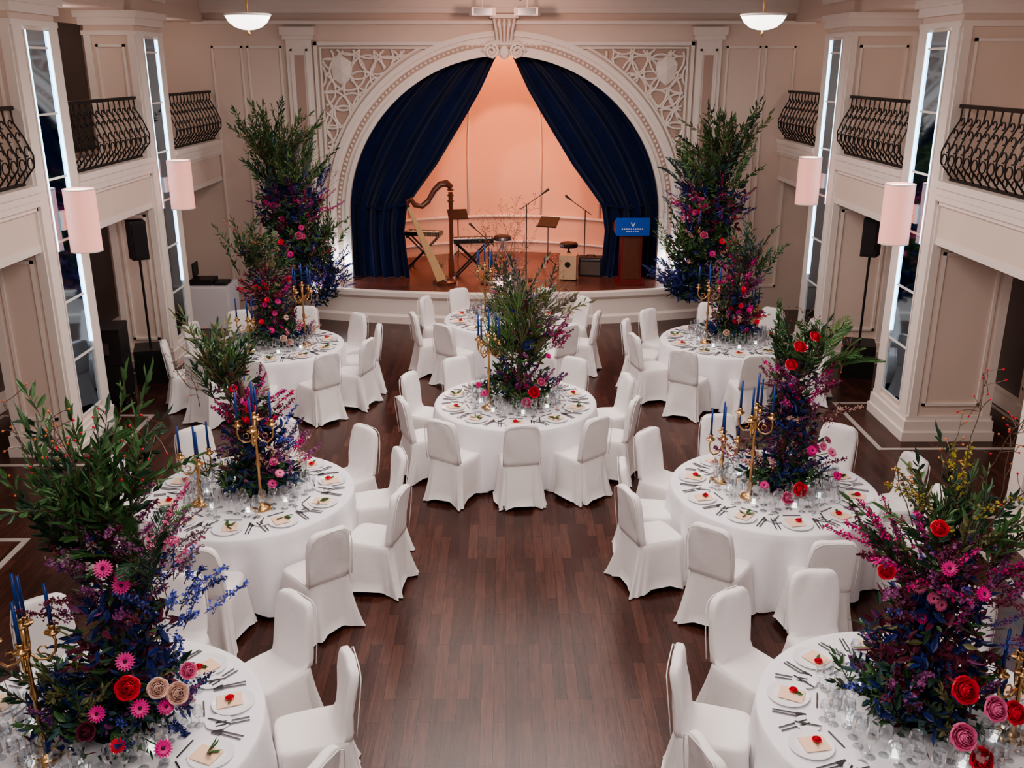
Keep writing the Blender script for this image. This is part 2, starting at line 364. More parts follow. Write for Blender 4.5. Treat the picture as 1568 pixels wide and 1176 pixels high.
# pendants
for x,y in((-2.7,10.7),(2.74,10.7),(.08,5.05)):
    mb=MB(); z=4.85
    mb.lathe([(.0,-.1),(.06,-.095),(.14,-.07),(.2,-.02),(.235,.04),(.23,.045),(.19,-.01),(.13,-.06),(0,-.085)],(x,y,z+.02),'lampglass',32)
    mb.lathe([(.236,.04),(.246,.05),(.236,.062),(.0,.062)],(x,y,z+.02),'trim',32)
    mb.lathe([(0,-.04),(.015,-.03),(.02,-.015),(.012,0),(.012,.05)],(x,y,z-.1),'brass',10)
    mb.tube([(x,y,z-.06),(x,y,CZ)],.012,'brass'); mb.lathe([(.07,0),(.06,-.04),(.015,-.06)],(x,y,CZ),'trim',16)
    mb.lathe([(.012,.3),(.03,.27),(.012,.24)],(x,y,z),'brass',10)
    mb.obj('pendant_lamp',smooth=True)
for x in(-.36,.38):
    mb=MB(); mb.box(x-.2,x+.2,16.6,16.85,5.2,5.32,'trim',rot=.2*(1 if x<0 else -1)); mb.box(x-.16,x+.16,16.57,16.6,5.21,5.31,'silver')
    for k in range(5): mb.box(x-.17,x+.17,16.58,16.82,5.205+k*.02,5.21+k*.02,'silver')
    mb.tube([(x,16.72,5.32),(x,16.72,CZ)],.015,'trim'); mb.obj('ceiling_spotlight')
# ---------------------------------------------------------------- chair
def chair_mesh(seed):
    r=random.Random(seed); mb=MB(); n=72
    rings=[(.0,.24,.25,-.295),(.06,.233,.245,-.285),(.15,.225,.24,-.272),(.28,.216,.235,-.253),(.4,.21,.23,-.238),(.455,.207,.226,-.234),(.475,.2,.218,-.232),
      (.484,.19,.2,-.232),(.487,.188,.12,-.233),(.487,.188,.0,-.234),(.484,.188,-.1,-.235),(.486,.19,-.15,-.237),(.53,.192,-.165,-.243),(.65,.194,-.178,-.258),(.78,.19,-.196,-.276),(.86,.184,-.21,-.287),(.91,.17,-.22,-.293),(.935,.15,-.228,-.293),(.947,.12,-.238,-.286),(.95,.075,-.248,-.278)]
    ph=[r.uniform(0,6) for _ in range(6)]
    vs=[]
    for z,w,yf,yb in rings:
        e=2/ (6 if z<.5 else 4.5); cy=(yf+yb)/2; hy=(yf-yb)/2
        for j in range(n):
            a=2*pi*(j+.5)/n; c,s_=cos(a),sin(a)
            x=w*copysign(abs(c)**e,c); y=cy+hy*copysign(abs(s_)**e,s_)
            k=max(0,(.45-z)/.45)
            fo=k*(.024*sin(5*a+ph[0])+.02*sin(9*a+ph[1])+.016*sin(15*a+ph[2]))
            fo+=k**2*.045*abs(sin(2*a))**6
            l=hypot(x,y-cy) or 1; x+=x/l*fo; y+=(y-cy)/l*fo
            zz=z
            if z==0: zz=.012+.05*(1-abs(sin(2*a)))**2
            if z>.5: y+=.006*sin(12*x+ph[3]+z*9)+.005*sin(31*x+14*z+ph[4])
            elif .48<z: zz+=.006*sin(14*x+ph[5])*sin(11*y+ph[1])
            vs.append((x,y,zz))
    m=len(rings); fs=[(i*n+j,i*n+(j+1)%n,(i+1)*n+(j+1)%n,(i+1)*n+j) for i in range(m-1) for j in range(n)]
    fs.append(tuple((m-1)*n+j for j in range(n)))
    mb.add(vs,fs,'cover')
    for x in(-.2,.2):
        for y in(-.262,.2): mb.tube([(x,y,0),(x,y,.05)],.016,'black',6)
    # piping seam round the back panel
    mb.tube([(-.196,-.25,.49),(-.197,-.268,.65),(-.192,-.286,.8),(-.172,-.3,.9),(-.12,-.302,.937),(0,-.302,.945),(.12,-.302,.937),(.172,-.3,.9),(.192,-.286,.8),(.197,-.268,.65),(.196,-.25,.49)],.004,'cover',5)
    return mb.mesh('banquet_chair_mesh',True)
CH=[chair_mesh(i) for i in range(6)]
# ---------------------------------------------------------------- tables
def cloth_mesh(seed):
    r=random.Random(seed); mb=MB(); n=160; ph=[r.uniform(0,6) for _ in range(5)]
    rings=[(0.02,.752),(.5,.752),(.9,.752),(.922,.748),(.93,.735)]+[(.93,.735-.66*t/10) for t in range(1,11)]
    vs=[]
    for i,(rr,z) in enumerate(rings):
        k=max(0,(.735-z)/.66)
        for j in range(n):
            a=2*pi*j/n
            fold=.5*sin(11*a+ph[0]+.7*sin(3*a))+.45*sin(21*a+ph[1]+.6*sin(2*a))+.3*sin(7*a+ph[2])
            R_=rr+k**.7*(.02+.058*fold)+ (0 if rr<.9 else .004*sin(4*a))
            zz=z+ (k*.03*sin(4*a+ph[3]) if k>0 else 0)
            if k>=.99: zz=max(.01,zz-.04)
            vs.append((R_*cos(a),R_*sin(a),zz))
    m=len(rings); fs=[(i*n+j,i*n+(j+1)%n,(i+1)*n+(j+1)%n,(i+1)*n+j) for i in range(m-1) for j in range(n)]
    mb.add(vs,fs,'linen')
    mb.tube([(0,0,0),(0,0,.7)],.05,'black')
    for t in range(4):
        a=t*pi/2+.4; mb.tube([(0,0,.12),(.5*cos(a),.5*sin(a),.02)],.02,'black')
    return mb.mesh('table_cloth_mesh',True)
CL=[cloth_mesh(i) for i in range(3)]
def wineglass(mb,x,y,h=.2,r=.036):
    mb.lathe([(.032,.002),(.004,.006),(.004,h*.45),(r*.6,h*.5),(r,h*.68),(r*.95,h*.85),(r*.8,h)],(x,y,0),'glass',10)
def settings_mesh(seed,n=10,off=0):
    r=random.Random(seed); mb=MB()
    for i in range(n):
        a=off+2*pi*i/n; C,S=cos(a),sin(a)
        def P(rad,t): return (rad*C-t*S,rad*S+t*C)
        def slab(rad,t,l,w,z0,z1,m,rot=0): 
            x,y=P(rad,t); mb.box(x-l/2,x+l/2,y-w/2,y+w/2,z0,z1,m,rot=a+rot)
        slab(.72,r.uniform(-.02,.02),.15,.125,.015,.018,'card',r.uniform(-.25,.25))
        x,y=P(.74,0); mb.lathe([(0,.004),(.09,.005),(.13,.014),(.128,.017),(.09,.009),(0,.008)],(x,y,0),'china',24)
        x,y=P(.62,.25); mb.lathe([(0,.004),(.05,.005),(.075,.012),(.05,.008),(0,.007)],(x,y,0),'china',18)
        for t in(-.165,-.195,.165,.19):
            rt=r.uniform(-.06,.06)
            slab(.75,t,.15,.008,.003,.008,'silver',rt); slab(.66,t,.06,.018 if t>0 else .013,.003,.009,'silver',rt)
        slab(.57,.0,.15,.009,.003,.007,'silver',pi/2); slab(.62,.255,.15,.01,.012,.016,'silver')
        x,y=P(.7+r.uniform(-.02,.03),r.uniform(-.03,.03))
        if r.random()<.6: 
            rose(mb,V((x,y,.03)),V((0,0,1)),.022,'rd'); leaf(mb,V((x,y,.02)),V((r.uniform(-1,1),r.uniform(-1,1),.2)).normalized(),.07,.03,'gm')
        else:
            for _ in range(4): leaf(mb,V((x,y,.02)),V((r.uniform(-1,1),r.uniform(-1,1),.15)).normalized(),.09,.03,'gm')
        for rad,t,h,q in((.5,.1,.21,.04),(.46,.02,.17,.034),(.44,-.07,.19,.036),(.54,.19,.13,.032),(.38,.05,.2,.04),(.51,-.14,.2,.037)):
            x,y=P(rad+r.uniform(-.02,.02),t+r.uniform(-.02,.02)); wineglass(mb,x,y,h,q)
    for i in range(7):
        a=i*2*pi/7+.2; x,y=.4*cos(a),.4*sin(a)
        mb.lathe([(.0,.003),(.03,.003),(.035,.07),(.033,.07),(.028,.01)],(x,y,0),'glass',12); mb.lathe([(0,.03),(.02,.03),(.02,.005)],(x,y,0),'lampglass',8)
    return mb.mesh('place_settings_mesh',False)
# ---------------------------------------------------------------- botanicals
def rv(r): 
    while True:
        v=V((r.uniform(-1,1),r.uniform(-1,1),r.uniform(-1,1)))
        if .05<v.length<1: return v.normalized()
RG=random.Random(11)
def leaf(mb,p,d,l,w,m):
    s=d.cross(rv(RG)); 
    if s.length<.01: s=d.orthogonal()
    s.normalize(); u=s.cross(d); c=u*(w*.15)
    mb.add([p,p+d*l*.33+s*w*.5+c,p+d*l*.72+s*w*.36+c,p+d*l-u*w*.2,p+d*l*.72-s*w*.36+c,p+d*l*.33-s*w*.5+c],[(0,1,2,3),(0,3,4,5)],m)
def curve(r,p,d,L,k=8,droop=.3,wob=.12):
    pts=[V(p)]; d=V(d).normalized(); st=L/k
    for i in range(k):
        d=(d+rv(r)*wob+V((0,0,-droop/k))).normalized(); pts.append(pts[-1]+d*st)
    return pts
def branch(mb,r,p,d,L,lm,ll=.09,lw=.03,n=18,droop=.3,sm='br'):
    pts=curve(r,p,d,L,8,droop); mb.tube(pts,[.006-.0005*i for i in range(9)],sm,4,False)
    for i in range(n):
        t=(i+1)/n*7.9; k=int(t); q=pts[k].lerp(pts[k+1],t-k); tn=(pts[k+1]-pts[k]).normalized()
        dd=(tn*1.0+rv(r)*.8).normalized(); leaf(mb,q,dd,ll*r.uniform(.7,1.2)*(1.1-.4*t/8),lw*r.uniform(.7,1.2),r.choice(lm))
    leaf(mb,pts[-1],(pts[-1]-pts[-2]).normalized(),ll,lw,r.choice(lm))
def frond(mb,r,p,d,L,m,droop=.9):
    pts=curve(r,p,d,L,10,droop,.04); mb.tube(pts,.004,m,4,False); sd=(pts[-1]-pts[0]).cross(V((0,0,1))+rv(r)*.5).normalized()
    for i in range(2,26):
        t=i/26*9.9; k=int(t); q=pts[k].lerp(pts[k+1],t-k); tn=(pts[k+1]-pts[k]).normalized()
        for s in(-1,1): leaf(mb,q,(tn*1.1+sd*s*.8).normalized(),L*.3*sin(pi*(.15+.8*i/26)),.009+L*.008,m)
def sprig(mb,r,p,d,L,ms,n=60,sz=.02,wd=.035,droop=.2):
    pts=curve(r,p,d,L,7,droop); mb.tube(pts,.003,'br',3,False)
    for i in range(n):
        t=(.15+.85*r.random())*6.9; k=int(t); q=pts[k].lerp(pts[k+1],t-k)+rv(r)*wd*r.random()*(1.25-t/7)
        dd=rv(r); leaf(mb,q,dd,sz*r.uniform(.6,1.3),sz*.7,r.choice(ms))
def twig(mb,r,p,d,L,bm,n=10):
    pts=curve(r,p,d,L,9,0,.22); mb.tube(pts,[.004-.0003*i for i in range(10)],'br',4,False)
    for i in range(n):
        q=r.choice(pts[3:]); e=curve(r,q,rv(r)+V((0,0,.5)),L*.18,3,0,.3); mb.tube(e,.002,'br',3,False)
        mb.ball(e[-1],.007,bm,5,3)
def gerbera(mb,c,nm,R_,m,cm='dk'):
    nm=nm.normalized(); a=nm.orthogonal().normalized(); b=nm.cross(a)
    for lay,(rr,k) in enumerate(((1,18),(.7,14))):
        for i in range(k):
            t=2*pi*(i+lay*.5)/k; d=a*cos(t)+b*sin(t); s=b*cos(t)-a*sin(t); z=nm*(.004+.012*lay)
            mb.add([c+d*R_*.2+s*R_*.05+z,c+d*R_*rr*.65+s*R_*.13+z+nm*R_*.08,c+d*R_*rr+nm*R_*.1+z,c+d*R_*rr*.65-s*R_*.13+z+nm*R_*.08,c+d*R_*.2-s*R_*.05+z],[(0,1,2,3,4)],m)
    mb.ball(c+nm*R_*.1,R_*.22,cm,8,4)
def rose(mb,c,nm,R_,m):
    nm=nm.normalized(); a=nm.orthogonal().normalized(); b=nm.cross(a)
    for lay in range(6):
        k=(5,5,4,4,3,3)[lay]; rr=R_*(1-.14*lay); op=(.5,.3,.08,-.05,-.18,-.3)[lay]; tw=lay*.71
        for i in range(k):
            t0=2*pi*i/k+tw; w=2*pi/k*.6; vs=[]
            for v,(rad,h) in enumerate(((.15,-.7),(.75,-.4),(.95,.0),(.92+op*.5,.38),(.8+op,.55-max(0,op)*.6))):
                for u in(-1,-.5,0,.5,1):
                    t=t0+u*w; d=a*cos(t)+b*sin(t); dip=(.4*u*u if v==4 else .12*u*u if v==3 else 0)
                    vs.append(c+d*rr*(rad-.1*u*u+.07*u)+nm*(R_*(h*(.8+.12*lay)-dip+.07*lay+.05*sin(i*2.3+lay))))
            fs=[(v*5+u,v*5+u+1,v*5+u+6,v*5+u+5) for v in range(4) for u in range(4)]
            mb.add(vs,fs,m)
    mb.ball(c+nm*R_*.35,(R_*.16,R_*.16,R_*.16),m,6,4)
def arrangement(name,x,y,z,layers,blooms,seed,axis,stand=None,wide=1.3,fill=340,fz=1):
    r=random.Random(seed); mb=MB()
    mb.lathe([(0,0),(.13,0),(.13,.02),(.05,.06),(.045,.1),(.13,.14),(.16,.22),(.13,.24),(0,.24)],(axis[0][0],0,0),'black',18)
    mb.tube([(ax,0,az) for ax,az,_ in axis],.03,'br',8)
    for (x0,z0,r0),(x1,z1,r1) in zip(axis[:-1],axis[1:]):
        r0*=wide;r1*=wide
        nn=int(fill*(z1-z0)*max(r0,r1)/.2)
        for _ in range(nn):
            t=r.random(); rr=(r0+(r1-r0)*t)*(1+.25*sin(9*(z0+(z1-z0)*t)+seed)); d=V((r.gauss(0,1),r.gauss(0,1),0)).normalized(); q=V((x0+(x1-x0)*t,0,z0+(z1-z0)*t+.05))+d*rr*sqrt(r.random())
            leaf(mb,q,(d+V((0,0,.4))+rv(r)*.8).normalized(),r.uniform(.05,.13),r.uniform(.013,.036),r.choice(['gd','gm','nv','bu','gd','nv','ol','bu','pl']))
    for kind,n,cx,cz,rx,rz,ms,sz in layers:
        for _ in range(n):
            d=rv(r); o=r.random()**.5
            q=V((cx+d.x*rx*o,d.y*rx*o*.9,cz+d.z*rz*o)); out=V((d.x,d.y,0))*.5+V((0,0,.85))+rv(r)*.3
            m=r.choice(ms)
            if kind=='br': branch(mb,r,q,out,sz*r.uniform(.6,1.35),[m,m,r.choice(ms)],ll=(.045+sz*.14)*fz,lw=(.014+sz*.024)*fz,n=int((12+sz*24)))
            elif kind=='fr': frond(mb,r,q,out,sz*r.uniform(.7,1.2),m)
            elif kind=='sp': sprig(mb,r,q,out+V((d.x,d.y,0))*.5,sz*r.uniform(.7,1.3),[m,m,r.choice(ms)],n=int(50+sz*90),sz=.022,wd=.04)
            elif kind=='tw': twig(mb,r,q,out,sz*r.uniform(.7,1.2),m)
            elif kind=='gr':
                for _ in range(12): leaf(mb,q,(out.normalized()+rv(r)*.5).normalized(),sz*r.uniform(.6,1.1),.012,m)
            elif kind=='fo':
                for _ in range(7): leaf(mb,q+rv(r)*.05,(out*.4+rv(r)).normalized(),sz*r.uniform(.7,1.2),sz*.36,m)
            elif kind=='ge': dd=V((d.x,d.y-.35,.35)); gerbera(mb,q+V((d.x,d.y,0))*.08,dd,sz*.9,m)
            elif kind=='ro': dd=V((d.x,d.y-.2,.5)); rose(mb,q+V((d.x,d.y,0))*.08,dd,sz*.7,m)
    for kind,bx,by,bz,sz,m in blooms:
        nm=V((bx*.6,by-.2,.4)); c=V((bx,by-.05,bz))
        mb.tube([V((bx*.5,by*.4,bz-.12)),c],.004,'gm',4)
        if kind=='ge': gerbera(mb,c,nm,sz*.9,m)
        else: rose(mb,c,nm,sz*.74,m)
    return mb.obj(name,(x,y,z))
# ---------------------------------------------------------------- candelabra
def candelabra_mesh(h=.85,nc=5):
    mb=MB()
    mb.lathe([(0,0),(.085,0),(.088,.012),(.06,.03),(.03,.05),(.02,.09),(.028,.12),(.014,.15),(.012,h*.45),(.024,h*.5),(.012,h*.55),(.011,h*.75),(.026,h*.8),(.014,h*.85),(.02,h),(0,h)],(0,0,0),'brass',18)
    def cup(x,y,z,ch):
        mb.lathe([(0,-.03),(.02,-.02),(.042,0),(.04,.006),(.014,.006),(.018,.03),(.022,.045),(0,.045)],(x,y,z),'brass',12)
        mb.tube([(x,y,z+.04),(x,y,z+.04+ch)],[.0115,.009],'candle',8); mb.tube([(x,y,z+.04+ch),(x,y,z+.055+ch)],.0015,'black',3)
    cup(0,0,h,.27)
    for i in range(nc-1):
        a=2*pi*i/(nc-1)+.5; c,s=cos(a),sin(a)
        mb.tube([(q*c,q*s,h*.8+zz) for q,zz in((.01,0),(.05,-.05),(.1,-.06),(.14,-.02),(.15,.04),(.14,.08))],.008,'brass',6)
        mb.tube([((.08+.025*cos(t))*c,(.08+.025*cos(t))*s,h*.8+.0+.025*sin(t)) for t in range(6)],.005,'brass',5)
        cup(.14*c,.14*s,h*.8+.1,.25)
    return mb.mesh('candelabra_mesh',True)
CAND=candelabra_mesh(); CANDS=candelabra_mesh(.42,4)
SET=[settings_mesh(i) for i in range(3)]
T={'T5':(.12,10.27),'T4':(2.45,7.89),'T3':(-2.31,7.84),'T7':(-2.35,4.6),'T8':(2.43,4.65),'T1':(-3.17,12.65),'T2':(3.13,12.84),'T6':(0.0,14.07)}
CHS={'T5':[-89,-126,-162,162,126,90,54,18,-18,-54],
 'T4':[-162,-127,-88,172,138,100,50,12,-20],
 'T3':[-52,-17,20,52,90,127,-92,-160,165],
 'T1':[-50,-20,14,45,-90,-125,-160,160,125,85],
 'T2':[132,165,-163,-127,-22,14,50,90,-88],
 'T6':[-163,-128,-52,-17,155,120,60,25,90],
 'T7':[52,16,-18,90,128,165,-55],
 'T8':[165,130,-163,98,55,18,-125]}
rr=random.Random(5)
for i,(k,(x,y)) in enumerate(T.items()):
    inst('banquet_table',CL[i%3],(x,y,0),i*.7)
    inst('place_settings',SET[i%3],(x,y,.753),radians(-90 if k!='T1' else -85))
    for a in CHS[k]:
        ar=radians(a+rr.uniform(-2,2)); d=1.15+rr.uniform(-.03,.05)-(.07 if k=='T5' else 0)
        if k=='T5' and a==-89: d=1.0
        inst('banquet_chair',rr.choice(CH),(x+d*cos(ar),y+d*sin(ar),0),ar+pi/2+rr.uniform(-.09,.09))
zt=.753
for x,y,sm in((-2.56,4.36,0),(2.18,7.7,0),(-2.12,7.5,0),(-2.68,7.6,1),(-.18,10.05,0),(-.3,13.95,0),(-2.75,12.6,0),(2.8,12.7,0),(2.9,4.5,1),(3.45,12.9,1),(-3.45,12.35,1),(2.0,8.05,1)):
    inst('candelabra',CANDS if sm else CAND,(x,y,zt),rr.uniform(0,3))
fl='floral_centerpiece'
arrangement(fl,-2.35,4.6,zt,[
 ('br',26,.2,1.35,.13,.25,['gm','gd','gm'],.52),('br',14,.08,1.15,.18,.2,['gd','gm'],.46),('tw',5,.1,1.45,.15,.2,['or','rd'],.7),
 ('sp',26,.18,1.2,.2,.2,['bu','pl','gy'],.28),('fr',12,.35,1.05,.1,.15,['gd','gm'],.4),('sp',14,.42,1.1,.15,.2,['pl','pk','gy'],.3),
 ('sp',14,.5,.8,.2,.25,['bl','nv','bl'],.3),('sp',22,.15,.85,.25,.25,['bu','bu','nv','pl'],.28),('fo',70,.22,.6,.27,.4,['nv','nv','gd','bu'],.1),
 ('br',22,-.05,.22,.42,.12,['gd','gm','ol'],.26),('fo',100,.05,.2,.46,.15,['gd','nv','nv','gm','bg'],.1),('sp',34,.15,.18,.44,.15,['nv','bl','pl','nv'],.22),('ge',4,.3,1.0,.2,.2,['mg'],.055)],
 [('ge',.36,-.3,.7,.06,'mg'),('ge',.42,-.34,.44,.06,'mg'),('ge',.54,-.3,.42,.055,'mg'),('ge',.52,-.36,.2,.06,'mg'),('ge',.2,-.36,.42,.055,'mg'),('ge',.28,-.22,1.2,.06,'mg'),('ge',.36,-.22,1.1,.055,'mg'),
  ('ro',.38,-.36,.58,.07,'rd'),('ro',.52,-.32,.55,.06,'bs'),('ro',.6,-.27,.48,.065,'bs'),('ro',.66,-.24,.6,.05,'pk'),('ge',.3,-.4,.25,.05,'rd'),('ro',.12,-.35,.3,.055,'bu')],21,[(.08,0,.28),(.16,.5,.2),(.2,1,.13),(.18,1.25,.06)],fz=1.15)
arrangement(fl,2.43,4.65,zt,[
 ('sp',10,-.0,1.25,.15,.2,['ye','ol','ol'],.3),('br',16,.14,1.1,.18,.2,['ol','gm','gd'],.46),('br',12,-.05,1.0,.18,.2,['gm','gd'],.4),('tw',6,.05,1.3,.3,.2,['or','rd'],.6),
 ('sp',24,-.16,.95,.24,.25,['mg','bu','pl'],.32),('sp',30,.05,.9,.28,.3,['pl','bu','mg'],.3),('sp',22,.2,.75,.28,.3,['pl','bl','pl'],.3),
 ('fo',80,0,.6,.3,.4,['bu','nv','nv','bu'],.1),('ge',9,-.1,.95,.22,.25,['mg','pk'],.045),
 ('br',20,-.02,.2,.38,.12,['gm','gd','ol'],.26),('fo',110,0,.2,.42,.15,['gd','gm','bg','nv'],.1),('sp',26,-.1,.3,.35,.2,['bu','pl','nv','bl'],.26),('ro',5,.1,.35,.3,.15,['rd','pk'],.06)],
 [('ro',0,-.38,.52,.08,'rd'),('ro',.18,-.38,.4,.075,'pk'),('ro',.0,-.44,.27,.08,'pk'),('ro',.3,-.36,.36,.07,'rd'),('ro',.12,-.44,.12,.075,'rd'),('ro',-.18,-.2,1.38,.05,'rd'),('ro',-.4,-.15,1.1,.05,'rd'),('ge',-.15,-.3,1.2,.05,'mg'),('ge',.05,-.3,1.05,.05,'mg')],22,[(0,0,.26),(0,.5,.22),(-.03,1,.15),(-.05,1.2,.07)],fz=1.05)
arrangement(fl,2.45,7.89,zt,[
 ('fr',14,.28,1.15,.12,.15,['gm','gl','gm'],.42),('br',16,.05,1.1,.15,.2,['gd','gm'],.4),('tw',6,.3,1.1,.3,.3,['or','br'],.5),
 ('sp',30,.15,.95,.22,.25,['mg','bu','pl'],.26),('fo',80,.08,.7,.22,.35,['nv','bu','gd','nv'],.09),('sp',16,.3,.7,.25,.2,['bu','pl','bs'],.28),
 ('sp',18,.1,.5,.22,.25,['nv','bl'],.25),('fo',80,.05,.17,.36,.12,['gd','gm','nv'],.1),('ge',6,.3,.35,.25,.15,['mg','pk'],.055),('sp',20,.0,.25,.4,.12,['bu','pl','nv','bs'],.25)],
 [('ro',.05,-.15,1.4,.06,'rd'),('ro',-.02,-.18,1.25,.055,'rd'),('ro',.18,-.12,1.48,.055,'rd'),('ge',.2,-.28,.5,.06,'mg'),('ro',.1,-.38,.18,.07,'rd'),('ge',.45,-.25,.25,.06,'mg'),('ge',.4,-.2,.45,.06,'pk'),('ro',.0,-.38,.1,.06,'pk'),('ge',-.2,-.33,.2,.05,'mg')],23,[(.03,0,.24),(.06,.5,.18),(.1,1,.12),(.12,1.2,.06)])
arrangement(fl,-2.31,7.84,zt,[
 ('br',22,-.14,1.0,.18,.2,['ol','gm','gd'],.48),('gr',12,-.15,1.05,.15,.15,['ol','gm'],.36),('sp',28,.08,.8,.22,.22,['mg','bu','pl','rd'],.24),
 ('fo',80,.1,.55,.22,.3,['nv','bu','gd'],.09),('sp',20,.18,.45,.25,.2,['nv','bl','pl'],.25),('fo',90,.08,.15,.38,.12,['gd','gm','bg','nv'],.1),('sp',18,.32,.3,.2,.15,['mg','bs','pl'],.2),('gr',8,-.1,.15,.35,.1,['gl','gm'],.22),('tw',4,-.3,1.0,.2,.2,['or'],.4)],
 [('ge',.0,-.15,1.05,.05,'rd'),('ge',.1,-.18,.95,.05,'mg'),('ge',.3,-.2,.4,.05,'mg'),('ge',.35,-.22,.3,.05,'pk'),('ro',.15,-.22,.9,.05,'rd'),('ge',.28,-.22,.2,.05,'mg')],24,[(.03,0,.24),(.05,.5,.18),(.0,1,.12),(-.08,1.15,.06)])
arrangement(fl,.12,10.27,zt,[
 ('br',18,.12,1.0,.28,.25,['ol','gd','gy'],.45),('gr',18,.1,1.0,.34,.25,['ol','gl','gy'],.42),('tw',12,.15,1.15,.3,.2,['br','or'],.7),('gr',30,.03,.7,.34,.25,['gl','gm','ol'],.34),
 ('sp',20,.35,.75,.18,.25,['bu','pl','mg'],.25),('fo',50,.05,.65,.3,.4,['gd','ol','nv','gm'],.09),('br',16,.0,.45,.34,.25,['gm','gd'],.28),('fr',14,-.05,.6,.3,.25,['gm','gl','ol'],.36),
 ('fo',90,.03,.15,.4,.12,['gd','gm','ol'],.1),('sp',20,.15,.25,.36,.12,['nv','mg','pl'],.2),('ge',4,-.3,.2,.15,.1,['mg'],.045)],
 [('ro',.2,-.36,.25,.07,'rd'),('ro',.12,-.42,.15,.06,'pk'),('ge',-.35,-.25,.2,.05,'mg'),('ro',.28,-.3,.35,.05,'pk'),('ge',.36,-.15,.6,.045,'mg')],25,[(.02,0,.24),(.05,.5,.22),(.1,1,.18),(.12,1.2,.08)],fill=260)
arrangement(fl,0,14.07,zt,[
 ('fo',50,.0,.15,.3,.12,['gd','gm','nv'],.1),('tw',14,.0,.8,.3,.3,['br','br','or'],.9),('br',10,.1,.5,.25,.2,['gd','ol'],.35),('sp',8,.1,.3,.3,.15,['mg','bu'],.2)],
 [('ro',.25,-.2,.2,.05,'rd')],26,[(0,0,.15),(0,.4,.12),(0,.9,.08)])
arrangement(fl,-3.17,12.65,zt,[
 ('br',18,-.32,1.1,.14,.25,['gm','gd'],.42),('br',18,-.08,1.0,.2,.3,['ol','gm','gd'],.4),('sp',34,-.05,.75,.27,.3,['rd','bu','mg'],.22),('tw',6,-.3,1.3,.2,.2,['or'],.4),
 ('fo',90,.0,.6,.28,.4,['bu','gd','nv','ol'],.09),('fo',80,.05,.15,.36,.12,['gd','gm','nv'],.1),('sp',20,.2,.2,.3,.12,['bs','nv','mg'],.2),('ge',12,-.05,.5,.25,.3,['rd','mg','bs'],.05)],
 [('ge',.0,-.25,.7,.05,'rd'),('ge',-.1,-.25,.4,.05,'rd'),('ro',.2,-.35,.2,.05,'bs'),('ro',.28,-.33,.14,.05,'bs'),('ge',.05,-.32,.3,.05,'mg')],27,[(0,0,.22),(-.02,.5,.22),(-.12,1,.16),(-.25,1.3,.06)])
arrangement(fl,3.13,12.84,zt,[
 ('br',22,.25,1.0,.2,.25,['gm','gd','bg'],.44),('sp',34,.12,.85,.26,.3,['mg','bu','pl'],.22),('tw',6,.3,1.1,.3,.2,['or','br'],.45),
 ('fo',90,.06,.55,.3,.4,['bu','gd','nv','ol'],.09),('fo',80,.05,.15,.36,.12,['gd','gm','nv'],.1),('sp',26,.15,.3,.34,.2,['rd','bs','mg','nv'],.2),('ge',12,.1,.5,.25,.3,['rd','mg','bs'],.05)],
 [('ge',.1,-.25,.8,.05,'rd'),('ge',.2,-.25,.5,.05,'mg'),('ro',-.1,-.3,.2,.05,'bs'),('ge',.3,-.3,.35,.05,'rd')],28,[(0,0,.22),(.05,.5,.22),(.1,1,.16),(.18,1.25,.06)])
def big(x,y,s,seed):
    arrangement('tall_floral_display',x,y,0,[
     ('br',34,-.12*s,3.0,.42,.25,['gm','gd','gm','ol'],.7),('br',44,0,2.55,.54,.3,['gd','gm','bg','gl'],.58),('fr',16,.25*s,2.6,.35,.25,['bg','nv','gm'],.44),('gr',12,0,2.85,.4,.3,['ol','gm'],.5),
     ('fo',150,.0,2.2,.56,.5,['gd','nv','gm','bu'],.13),('sp',56,.05*s,2.15,.58,.4,['pl','bl','mg','nv'],.34),('sp',34,.25*s,2.15,.4,.3,['mg','mg','pk'],.28),
     ('br',46,.35*s,1.55,.48,.4,['gm','gd','gl'],.42),('fo',150,.15*s,1.5,.56,.5,['gd','gm','nv','gm'],.13),('sp',40,.1*s,1.4,.52,.4,['mg','bu','bs','or'],.28),
     ('sp',70,.45*s,.95,.42,.34,['nv','bl','nv'],.38),('fo',100,.4*s,.9,.4,.35,['nv','gd','nv'],.12),('tw',12,.5*s,1.2,.3,.3,['pk','br'],.7),('tw',8,.1*s,2.4,.5,.5,['or','pk'],.75),
     ('ge',18,.05*s,1.9,.52,.5,['mg','rd','pk'],.06)],
     [('ge',.1*s,-.55,1.5,.07,'mg'),('ge',-.05*s,-.53,1.7,.07,'rd'),('ro',.25*s,-.5,1.8,.07,'pk')],seed,[(0,0,.05),(.05*s,.6,.08),(.2*s,1.1,.34),(.1*s,1.9,.36),(0,2.5,.28),(-.05*s,2.9,.1)],wide=1.15,fill=280)
big(-3.6,15.95,1,31); big(3.5,15.95,-1,32)
